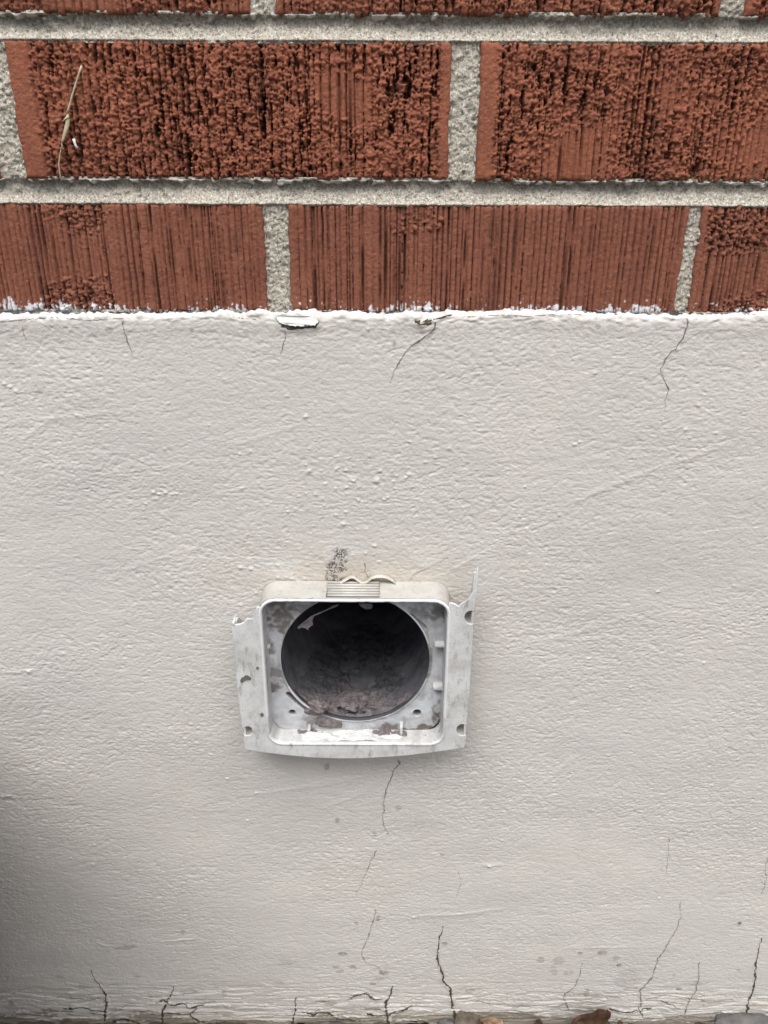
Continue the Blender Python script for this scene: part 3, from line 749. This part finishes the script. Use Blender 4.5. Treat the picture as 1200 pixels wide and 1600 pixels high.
lft = [(x + e, z) for x, z in [P_(63, 374), P_(66, 420), P_(74, 520), P_(86, 640), P_(97, 740), P_(108, 830), P_(116, 895)]]
ret('side_return', lft, PFL - .0004, .0005, .0013, 1, [.55, .1, 0, 0, 0, 0, 0])
btm = [(x, z + e) for x, z in [P_(121, 903)] + [None] * 0] + [(x, z + e) for x, z in bottom[:-1]] + [(x, z + e) for x, z in [P_(1050, 894)]]
ret('bottom_return', btm, PFL - .0004, .0005, .0013, 1)
rgt = [(x - e, z) for x, z in [P_(1054, 893), P_(1060, 840), P_(1069, 700), P_(1079, 560), P_(1088, 420), P_(1098, 300), P_(1103, 200), P_(1106, 150)]]
ret('side_return', rgt, PFL - .0004, .0005, .0013, 1, [0, 0, 0, 0, 0, .3, .8, .93])
# left spike
s0 = at(*fp(64, 372), PFL); s1 = at(*fp(76, 333), PFL - .004)
link('broken_edge', tube('broken_edge', [s0, s0.lerp(s1, .5) + Vector((.0003, 0, 0)), s1], [.0012, .0009, .0003], 6), MPL, vent)

# back plate with round opening, slots and screw holes
NA, NR = 900, 74
RP = RD + .0
plx = [at(419, 1100, PP).x, at(691, 1100, PP).x]; plz = [at(555, 1142, PP).z, zT - .0008]
pcx, pcz = sum(plx) / 2, sum(plz) / 2; pw, ph = (plx[1] - plx[0]) / 2 + .0006, (plz[1] - plz[0]) / 2 + .0006
an = np.linspace(0, 2 * math.pi, NA, endpoint=False)
def rect_r(a, ex=7.0):
    # superellipse-ish rounded rectangle seen from the duct centre
    ca, sa = np.cos(a), np.sin(a); lo = np.zeros_like(a); hi = np.full_like(a, .2)
    for _ in range(40):
        mid = (lo + hi) / 2; x = cx + ca * mid - pcx; z = cz + sa * mid - pcz
        ins = (np.abs(x) / pw) ** ex + (np.abs(z) / ph) ** ex < 1
        lo = np.where(ins, mid, lo); hi = np.where(ins, hi, mid)
    return lo
ro = np.maximum(rect_r(an), RP + .001)
tt = np.linspace(0, 1, NR)[:, None]
rad = RP + (ro[None, :] - RP) * tt
Xp = cx + rad * np.cos(an)[None, :]; Zp = cz + rad * np.sin(an)[None, :]
pn = gn(512, 512, 3, 3.5, 201); pn2 = gn(512, 512, 1.6, 1.8, 202); pn3 = gn(512, 512, 14, 14, 203)
U, W_ = (Xp + .2) / .0004, (Zp) / .0004
N1, N2, N3 = samp(pn, U, W_), samp(pn2, U, W_), samp(pn3, U, W_)
hp = .00004 * N1 + .0001 * N3
dirtp = np.clip(.14 + .08 * N1 + .08 * N3 + .10 * sstep(Zp, cz, cz + .04), 0, 1)
def blob(X_, Y_, rx, ry, a, rot=0):
    global dirtp
    x, z = P_(X_, Y_, PP); kx = rx / 2.727 / 2600; kz = ry / 2.727 / 2150
    u = (Xp - x) * math.cos(rot) + (Zp - z) * math.sin(rot); v_ = -(Xp - x) * math.sin(rot) + (Zp - z) * math.cos(rot)
    q = (u / kx) ** 2 + (v_ / kz) ** 2 + .45 * N1 + .35 * N2
    dirtp = np.maximum(dirtp, min(1, a * 1.2) * (1 - sstep(q, -.1, 1.9)))
for a in [(270, 330, 75, 70, .75), (340, 300, 120, 30, .6), (230, 300, 40, 25, .7), (215, 460, 28, 28, .6), (250, 575, 30, 26, .65), (225, 635, 40, 22, .75), (212, 685, 14, 45, .8), (865, 315, 40, 40, .55), (860, 350, 30, 50, .4), (945, 315, 40, 40, .7), (965, 340, 20, 30, .8),
          (935, 780, 22, 70, .85), (900, 812, 60, 18, .85), (830, 822, 60, 12, .8), (250, 820, 40, 9, .8), (310, 824, 60, 7, .75), (430, 826, 90, 8, .8), (560, 825, 120, 7, .7), (720, 815, 60, 22, .7), (950, 645, 40, 14, .5), (955, 460, 30, 14, .5), (890, 530, 22, 70, .7), (860, 640, 30, 40, .35),
          (380, 770, 30, 12, .5), (455, 790, 65, 26, .6), (700, 770, 30, 6, .4)]:
    blob(*a)
rim = np.exp(-((rad - RP) / .0009) ** 2)
hp += .0006 * np.exp(-((rad - RP - .0006) / .0008) ** 2)              # raised ring round the opening
def pit(X_, Y_, r, d):
    global hp, dirtp
    x, z = P_(X_, Y_, PP); q = np.hypot(Xp - x, Zp - z); hp -= d * (1 - sstep(q, r * .8, r * 1.15)); hp += .0002 * np.exp(-((q - r * 1.3) / .0004) ** 2)
    dirtp = np.maximum(dirtp, 1 - sstep(q, r * .8, r * 1.3))
pit(318, 746, .0019, .006); pit(850, 748, .0023, .005)
def slot(X0, Y0, X1, Y1, r, d, a=.9):
    global hp, dirtp
    x0, z0 = P_(X0, Y0, PP); x1, z1 = P_(X1, Y1, PP); dx, dz = x1 - x0, z1 - z0; t = np.clip(((Xp - x0) * dx + (Zp - z0) * dz) / (dx * dx + dz * dz), 0, 1)
    bul = .0010 * np.sin(math.pi * t)
    q = np.hypot(Xp - x0 - t * dx - 0, Zp - z0 - t * dz + bul * 0)
    hp -= d * (1 - sstep(q, r * .7, r * 1.2)); dirtp = np.maximum(dirtp, a * (1 - sstep(q, r * .8, r * 1.3)))
slot(302, 668, 340, 702, .0015, .004); slot(340, 702, 385, 735, .0015, .004)
slot(765, 300, 820, 335, .0016, .001, .55); slot(820, 335, 878, 384, .0017, .002, .6)
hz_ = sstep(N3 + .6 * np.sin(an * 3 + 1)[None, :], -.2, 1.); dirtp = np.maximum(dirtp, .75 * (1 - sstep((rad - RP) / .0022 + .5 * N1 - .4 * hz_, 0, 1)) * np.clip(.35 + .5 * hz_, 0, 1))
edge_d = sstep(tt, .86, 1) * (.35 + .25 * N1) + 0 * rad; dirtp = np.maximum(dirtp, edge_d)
Yp = -(PP + hp)
Vp = np.stack([Xp, Yp, Zp], -1).reshape(-1, 3); ii = np.arange(NA * NR).reshape(NR, NA); jj = np.roll(ii, -1, 1)
Fp = np.stack([ii[:-1], jj[:-1], jj[1:], ii[1:]], -1).reshape(-1, 4)[:, ::-1]
link('back_plate', mesh_from('back_plate', Vp, Fp, True, {'dirt': dirtp}), MPI, vent, 'bluish white back plate smeared with grey dust')

# duct
rs = np.random.RandomState(9); rings = []
dn2 = gn(200, 128, 5, 5, 301); dn3 = gn(200, 128, 1.5, 1.5, 302)
ND = 96
for k in range(60):
    dep_ = (k / 59) ** 1.3 * .34; r_ring = []
    for j in range(ND):
        t = 2 * math.pi * j / ND; rr0 = RP + .00005 + .0002 * min(1, k / 3) - .0005 * dn2[k * 2 % 200, j] * min(1, k / 6) - .00025 * dn3[k, j] * min(1, k / 6)
        r_ring.append(Vector((cx + rr0 * math.cos(t), -(PP - .0002) + dep_, cz + rr0 * math.sin(t))))
    rings.append(r_ring)
rings.append([Vector((cx + (q.x - cx) * .02, q.y, cz + (q.z - cz) * .02)) for q in rings[-1]])
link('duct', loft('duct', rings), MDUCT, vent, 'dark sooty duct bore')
# bright thin collar where the duct meets the plate, lower left and right
def collar(a0, a1, r, hgt, name='duct_collar'):
    rg = []
    for k in range(41):
        t = R(a0 + (a1 - a0) * k / 40); c_, s_2 = math.cos(t), math.sin(t); f = math.sin(math.pi * (k + .5) / 41) ** .3
        rg.append([Vector((cx + (r + o) * c_, -(PP + p * f), cz + (r + o) * s_2)) for o, p in ((-.0005, 0), (-.0005, hgt), (0, hgt + .0003), (.0005, hgt), (.0005, 0))])
    link(name, loft(name, rg, True, True), MPI, vent)
collar(205, 234, RP + .0006, .0013); collar(14, 58, RP + .0006, .0009)

# pegs and clips
def peg(X_, Y0, Y1, wd):
    a = at(*fp(X_, Y1), PP + .007); p0 = PP - .0005
    zt_, zb_ = at(*fp(X_, Y0), PP + .001).z, plz[0] - .002
    bm = bmesh.new(); bmesh.ops.create_cube(bm, size=1)
    for q in bm.verts:
        f = 1 if q.co.y > 0 else .8
        q.co = Vector((a.x + q.co.x * wd * f, -(PP + .0025) + q.co.y * .007, zb_ + (q.co.z + .5) * (zt_ - zb_)))
    bmesh.ops.bevel(bm, geom=bm.edges[:], offset=.0003, segments=2, affect='EDGES')
    me = bpy.data.meshes.new('peg'); bm.to_mesh(me); bm.free(); link('peg', me, MPL, vent)
peg(388, 798, 838, .0021); peg(783, 788, 826, .0021)
def clip(X0, X1, Y_, hgt, ln):
    a = at(*fp(X0, Y_), PP + .003); b = at(*fp(X1, Y_), PP + .003)
    bm = bmesh.new(); bmesh.ops.create_cube(bm, size=1)
    for q in bm.verts: q.co = Vector(((a.x + b.x) / 2 + q.co.x * abs(b.x - a.x), -(PP + ln / 2 - .0005) + q.co.y * ln, (a.z + b.z) / 2 + q.co.z * hgt * (1 if q.co.x * (b.x - a.x) > 0 else .7)))
    bmesh.ops.bevel(bm, geom=bm.edges[:], offset=.0004, segments=2, affect='EDGES')
    me = bpy.data.meshes.new('clip'); bm.to_mesh(me); bm.free(); link('clip', me, MPL, vent)
clip(925, 972, 458, .0022, .005); clip(918, 962, 636, .0030, .0055); clip(190, 222, 468, .0016, .004); clip(188, 214, 640, .003, .002)

# dark smears stuck to the flange
for pts in ([(97, 608), (103, 596), (112, 594), (118, 586), (130, 588), (143, 598), (141, 606), (126, 607), (113, 611), (106, 618), (98, 618)], [(165, 552), (172, 550), (177, 556), (171, 562), (165, 560)], [(182, 750), (192, 746), (197, 757), (190, 764), (183, 760)]):
    o = plate('grime_spot', [[P_(a, b, PFL + .0002) for a, b in pts]], -PFL - .0004, .0005, .0001); link('grime_spot', o, mat_grime if 'mat_grime' in globals() else globals().setdefault('mat_grime', mat_simple('grime', (.17, .16, .15), (.12, .11, .10), 500, .95, .0004, 1500)), vent)

# torn bead of sealant curling up behind the box top
pts = [(505, 206), (525, 196), (545, 184), (565, 172), (580, 172), (595, 184), (610, 195), (625, 198), (640, 190), (655, 176), (680, 170), (705, 170), (725, 175), (745, 186), (762, 202)]
rg = []
for k, (a, b) in enumerate(pts):
    q = at(*fp(a, b), .0035); th = .0011 if 0 < k < len(pts) - 1 else .0004
    rg.append([q + Vector((0, .0035, th / 2)), q + Vector((0, 0, th / 2)), q + Vector((0, -.0006, 0)), q + Vector((0, 0, -th / 2)), q + Vector((0, .0035, -th / 2))])
link('torn_seal', loft('torn_seal', rg, True, True), MSEAL, vent, 'wavy torn bead of sealant above the ribbed grip')

# ------------------------------------------------------------------ lint and powder lying in the vent
def heap(name, X_, Y_, p, rx, ry, rz, mat, seed, label, n_=40, lumps=.5, tilt=0):
    """a soft irregular clump centred on a point"""
    c_ = at(*fp(X_, Y_), p); rs = np.random.RandomState(seed); me = bpy.data.meshes.new(name); bm = bmesh.new()
    bmesh.ops.create_icosphere(bm, subdivisions=5, radius=1)
    ks = rs.standard_normal((14, 3)) * 2.6; ph_ = rs.uniform(0, 6.28, 14); k2 = rs.standard_normal((14, 3)) * 8
    for q in bm.verts:
        n_v = q.co.copy(); f = sum(math.sin(k.dot(n_v) + h) for k, h in zip([Vector(k) for k in ks], ph_)) / 14 * lumps * 2.2
        f += sum(math.sin(k.dot(n_v) + h) for k, h in zip([Vector(k) for k in k2], ph_)) / 14 * lumps * .9
        q.co = c_ + Vector((n_v.x * rx, n_v.y * ry, n_v.z * rz)) * (1 + f)
    bm.to_mesh(me); bm.free()
    for q in me.polygons: q.use_smooth = True
    return tag(link(name, me, mat), label, 'lint', kind=None)
# lint floor inside the duct: sheet lying on the lower bore
nx_, ny_ = 170, 190
u = np.linspace(-1, 1, nx_); vv = np.linspace(0, 1, ny_); UU, VV = np.meshgrid(u, vv)
ang = -math.pi / 2 + UU * (1.0 - .25 * VV); ln1 = gn(ny_, nx_, 5, 5, 401); ln2 = gn(ny_, nx_, 1.6, 1.6, 402); ln3 = gn(ny_, nx_, 12, 10, 403)
thk = (.0018 + .0014 * ln1 + .0006 * ln2 + .0014 * ln3) * (1 - UU ** 2) ** .8 * sstep(VV, 0, .10) * (1.2 - VV) + .0009 - .0022 * sstep(np.abs(UU) + .06 * ln3 + .12 * ln1 + .5 * VV, .55, 1.2)
thk = np.maximum(thk, -.0012); rr2 = RP - thk
Xl = cx + rr2 * np.cos(ang); Zl = cz + rr2 * np.sin(ang); Yl = -(PP - .002) + VV ** 1.3 * .11
V = np.stack([Xl, Yl, Zl], -1).reshape(-1, 3); i_ = np.arange(nx_ * ny_).reshape(ny_, nx_)
F = np.stack([i_[:-1, :-1], i_[:-1, 1:], i_[1:, 1:], i_[1:, :-1]], -1).reshape(-1, 4)
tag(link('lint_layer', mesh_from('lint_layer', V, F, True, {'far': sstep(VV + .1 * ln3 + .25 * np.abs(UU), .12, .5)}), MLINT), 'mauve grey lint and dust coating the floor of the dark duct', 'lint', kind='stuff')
heap('lint_clump', 425, 720, PP + .000, .0062, .003, .0050, MLINT2, 1, 'brownish lint clump hanging over the lower left rim of the duct', lumps=.6)
heap('lint_clump', 555, 705, PP - .014, .0085, .007, .0030, MLINT, 2, 'pinkish lint clump in the middle of the duct floor', lumps=.7)
heap('lint_clump', 690, 725, PP - .008, .0080, .005, .0032, MLINT, 3, 'grey lint clump towards the right on the duct floor', lumps=.6)
heap('lint_clump', 470, 790, PP + .0002, .0085, .0011, .0040, MLINT2, 4, 'flat tan lint smear on the plate below the duct opening', lumps=.5)
# ledge at the foot of the recess: powder and dust
def ledge(name, X0, X1, thick, mat, seed, label, cat, p0=PP + .001, p1=PF - .002, cut=.2):
    xa, xb = at(*fp(X0, 860), .015).x, at(*fp(X1, 860), .015).x
    nx_, ny_ = 260, 44; UU, VV = np.meshgrid(np.linspace(0, 1, nx_), np.linspace(0, 1, ny_))
    a = gn(ny_, nx_, 5, 11, seed); b = gn(ny_, nx_, 1.8, 3.5, seed + 1)
    env = sstep(np.minimum(UU, 1 - UU), 0, .12) * sstep(np.minimum(VV, 1 - VV) + .12, 0, .3)
    t = thick * (.8 + .5 * a + .12 * b) * env - .0004
    Xx = xa + (xb - xa) * UU; Yy = -(p0 + (p1 - p0) * VV); Zz = zB + .0009 + t
    t_keep = t > -.0004
    me = grid(name, Xx, Zz, Yy, None, t_keep)
    return tag(link(name, me, mat), label, cat, kind='stuff')
ledge('white_powder', 335, 800, .0017, MCHALK, 411, 'crusty white powder along the bottom ledge of the vent', 'powder')
ledge('dust', 650, 812, .0024, MLINT2, 415, 'brown dust pile beside the right peg on the vent ledge', 'dust', PP + .0008, PP + .0062)
ledge('dust', 330, 470, .0012, MLINT2, 421, 'thin tan dust along the left part of the vent ledge', 'dust', PP + .0008, PP + .004)
# rags of lint on the upper edge of the opening
for (pts, sd_) in (([(340, 378), (372, 352), (400, 330), (428, 318), (470, 300), (492, 285), (520, 282), (505, 292), (470, 306), (448, 316), (412, 332), (404, 352), (408, 368), (392, 378), (385, 392), (374, 382), (358, 380), (345, 386)], 1), ([(600, 278), (655, 278), (662, 288), (655, 300), (630, 302), (612, 292)], 2)):
    nme = 'lint_rag'
    o = link(nme, plate(nme, [[P_(a, b, PP + .0005) for a, b in pts]], -PP - .0016, .0006, .0002), MLINT)
    tag(o, ('ragged grey lint clinging to the upper left rim of the duct', 'small tuft of grey lint hanging at the top of the duct opening')[sd_ - 1], 'lint')

# ------------------------------------------------------------------ small things
# dried grass stem
pb = PB + .0012
st = thing('dried_grass_stem', 'pale dried grass stem stuck to the crumbling orange brick', 'grass stem')
k = 100 / 727.
def Z_(X_, Y_): return 60 + X_ * k, 80 + Y_ * (220 / 1600.)
def pts_(l, p): return [at(*Z_(a, b), p) for a, b in l]
link('stalk', tube('stalk', pts_([(493, 165), (462, 250), (425, 370), (385, 500), (350, 630), (322, 720)], pb + .001), [.00055, .00045, .00042, .00045, .0005, .0006], 8), MSTRAW, st)
link('husk', tube('husk', pts_([(330, 715), (335, 760), (330, 830), (305, 920), (280, 1000), (263, 1045)], pb + .0012), [.0005, .0009, .0011, .0009, .0006, .0003], 8, .5), MSTRAW, st)
link('husk', tube('husk', pts_([(345, 740), (310, 765), (275, 798)], pb + .0016), [.0007, .0005, .0002], 6), MSTRAW, st)
link('root', tube('root', pts_([(285, 1100), (258, 1115), (240, 1200), (232, 1290), (240, 1370), (262, 1480)], pb), [.0003, .0003, .0003, .00028, .0003, .00035], 6), MSTRAW, st)
link('root', tube('root', pts_([(263, 1045), (272, 1075), (258, 1115)], pb + .0005), [.0003, .0003, .0003], 6), MSTRAW, st)
o = link('white_crumb', tube('white_crumb', pts_([(402, 995), (412, 1040), (420, 1065), (440, 1100)], pb), [.0007, .0006, .0005, .0008], 7), MCHIP)
tag(o, 'tiny white crumb stuck to the brick right of the grass stem', 'crumb')

# ------------------------------------------------------------------ ground and debris at the foot of the wall
gz = at(600, 1601).z - .006
gx = np.concatenate([-np.geomspace(60, .7, 30), np.linspace(-.66, .66, 330), np.geomspace(.7, 60, 30)])
gy = np.concatenate([[.0105, .004], np.linspace(0, -.3, 90)[1:], -np.geomspace(.32, 60, 30)])
X, Yg = np.meshgrid(gx, gy)
gn1 = samp(gn(512, 512, 3, 3, 501), X / .004, Yg / .004); gn2 = samp(gn(512, 512, 9, 9, 502), X / .004, Yg / .004)
Zg = gz - .004 + (.0014 * gn1 + .002 * gn2) * (np.abs(X) < 3)
me = grid('soil', X, Zg, Yg)
tag(link('soil', me, MSOIL), 'dark soil at the foot of the wall', None, None, 'structure')

def leaf(px, py, p, sz, rot, seed, label, mat=MLEAF, curl=1.0):
    rs = np.random.RandomState(seed); nu, nv_ = 26, 16; V = []
    c_ = at(px, py, p); Mx = Euler(rot).to_matrix()
    for s in (0, 1):
        for i in range(nu):
            u = i / (nu - 1); wd = math.sin(math.pi * u ** .8) ** .7 * .42 + .01
            for j in range(nv_):
                v_ = (j / (nv_ - 1) - .5) * 2
                x = (u - .5); y = v_ * wd; z = curl * (.35 * v_ * v_ * wd + .25 * math.sin(u * 3 + .5) + .03 * math.sin(u * 22 + v_ * 3) + .02 * math.sin(v_ * 9 + seed)) - s * .02
                V.append(c_ + Mx @ Vector((x, y, z)) * sz)
    F = []
    for s in (0, 1):
        b = s * nu * nv_
        for i in range(nu - 1):
            for j in range(nv_ - 1): F.append((b + i * nv_ + j, b + (i + 1) * nv_ + j, b + (i + 1) * nv_ + j + 1, b + i * nv_ + j + 1))
    o = link('dry_leaf', mesh_from('dry_leaf', V, F), mat); tag(o, label, 'leaf', 'dead leaves along the foot of the wall'); return o
leaf(920, 1600, .010, .042, (1.0, .3, .2), 1, 'curled brown dead leaf leaning on the foot of the wall, right of centre', curl=1.3)
leaf(840, 1606, .007, .014, (.6, -.2, 1.0), 2, 'small reddish leaf fragment just left of the curled brown leaf')
leaf(735, 1600, .005, .026, (.5, .1, .2), 3, 'flat grey-brown leaf lying in the gap under the long dark crack', mat_simple('grey_leaf', (.16, .13, .10), (.08, .07, .055), 200, .9, .0006, 600), curl=.4)
leaf(762, 1609, .010, .022, (.4, .0, 2.0), 4, 'tan leaf scrap in front of the grey-brown leaf', mat_simple('tan_leaf', (.34, .24, .16), (.2, .14, .09), 200, .9, .0006, 600))
leaf(970, 1607, .008, .010, (.3, .2, .5), 5, 'tiny brown leaf scrap right of the curled brown leaf')
def stone(px, py, p, s, seed, label):
    c_ = at(px, py, p); me = bpy.data.meshes.new('stone'); bm = bmesh.new(); bmesh.ops.create_icosphere(bm, subdivisions=4, radius=1)
    rs = np.random.RandomState(seed); ks = [Vector(k_) for k_ in rs.standard_normal((10, 3)) * 2.2]; ph_ = rs.uniform(0, 6, 10)
    for q in bm.verts:
        f = sum(math.sin(k_.dot(q.co) + h) for k_, h in zip(ks, ph_)) / 10
        q.co = c_ + Vector((q.co.x * s[0], q.co.y * s[1], q.co.z * s[2])) * (1 + f * .9 + .12 * abs(math.sin(5 * q.co.x + 3 * q.co.z)) + .1 * abs(math.sin(7 * q.co.y - 4 * q.co.x)))
    bm.to_mesh(me); bm.free()
    for q in me.polygons: q.use_smooth = True
    tag(link('stone', me, MSTONE), label, 'stone', 'stones along the foot of the wall')
stone(1168, 1610, .010, (.022, .010, .0065), 1, 'dark grey flat stone at the foot of the wall near the right edge')
stone(700, 1604, .006, (.009, .006, .004), 2, 'small black stone where the long dark crack meets the ground')
stone(505, 1614, .008, (.016, .008, .005), 3, 'small dark stone at the foot of the wall left of centre')

# made-up black blocker, unseen, added just outside the picture; it shades the lower left corner
blocker = thing('shade_blocker', 'unseen black blocker added to shade the lower left of the wall', 'light blocker')
prof = [(.148, 0), (.15, .004), (.172, .305), (.183, .307), (.183, .340), (.177, .340), (.168, .312), (.167, .30)]
pc = Vector((-.37, -.21, gz))
rings = [[pc + Vector((r * math.cos(t * math.pi / 24), r * math.sin(t * math.pi / 24), z)) for t in range(48)] for r, z in prof]
link('blocker_shell', loft('blocker_shell', rings), MBLOCK, blocker)
rings = [[pc + Vector((r * math.cos(t * math.pi / 24), r * math.sin(t * math.pi / 24), z)) for t in range(48)] for r, z in ((.167, .302), (.06, .308), (.001, .306))]
link('blocker_fill', loft('blocker_fill', rings), MSOIL, blocker)
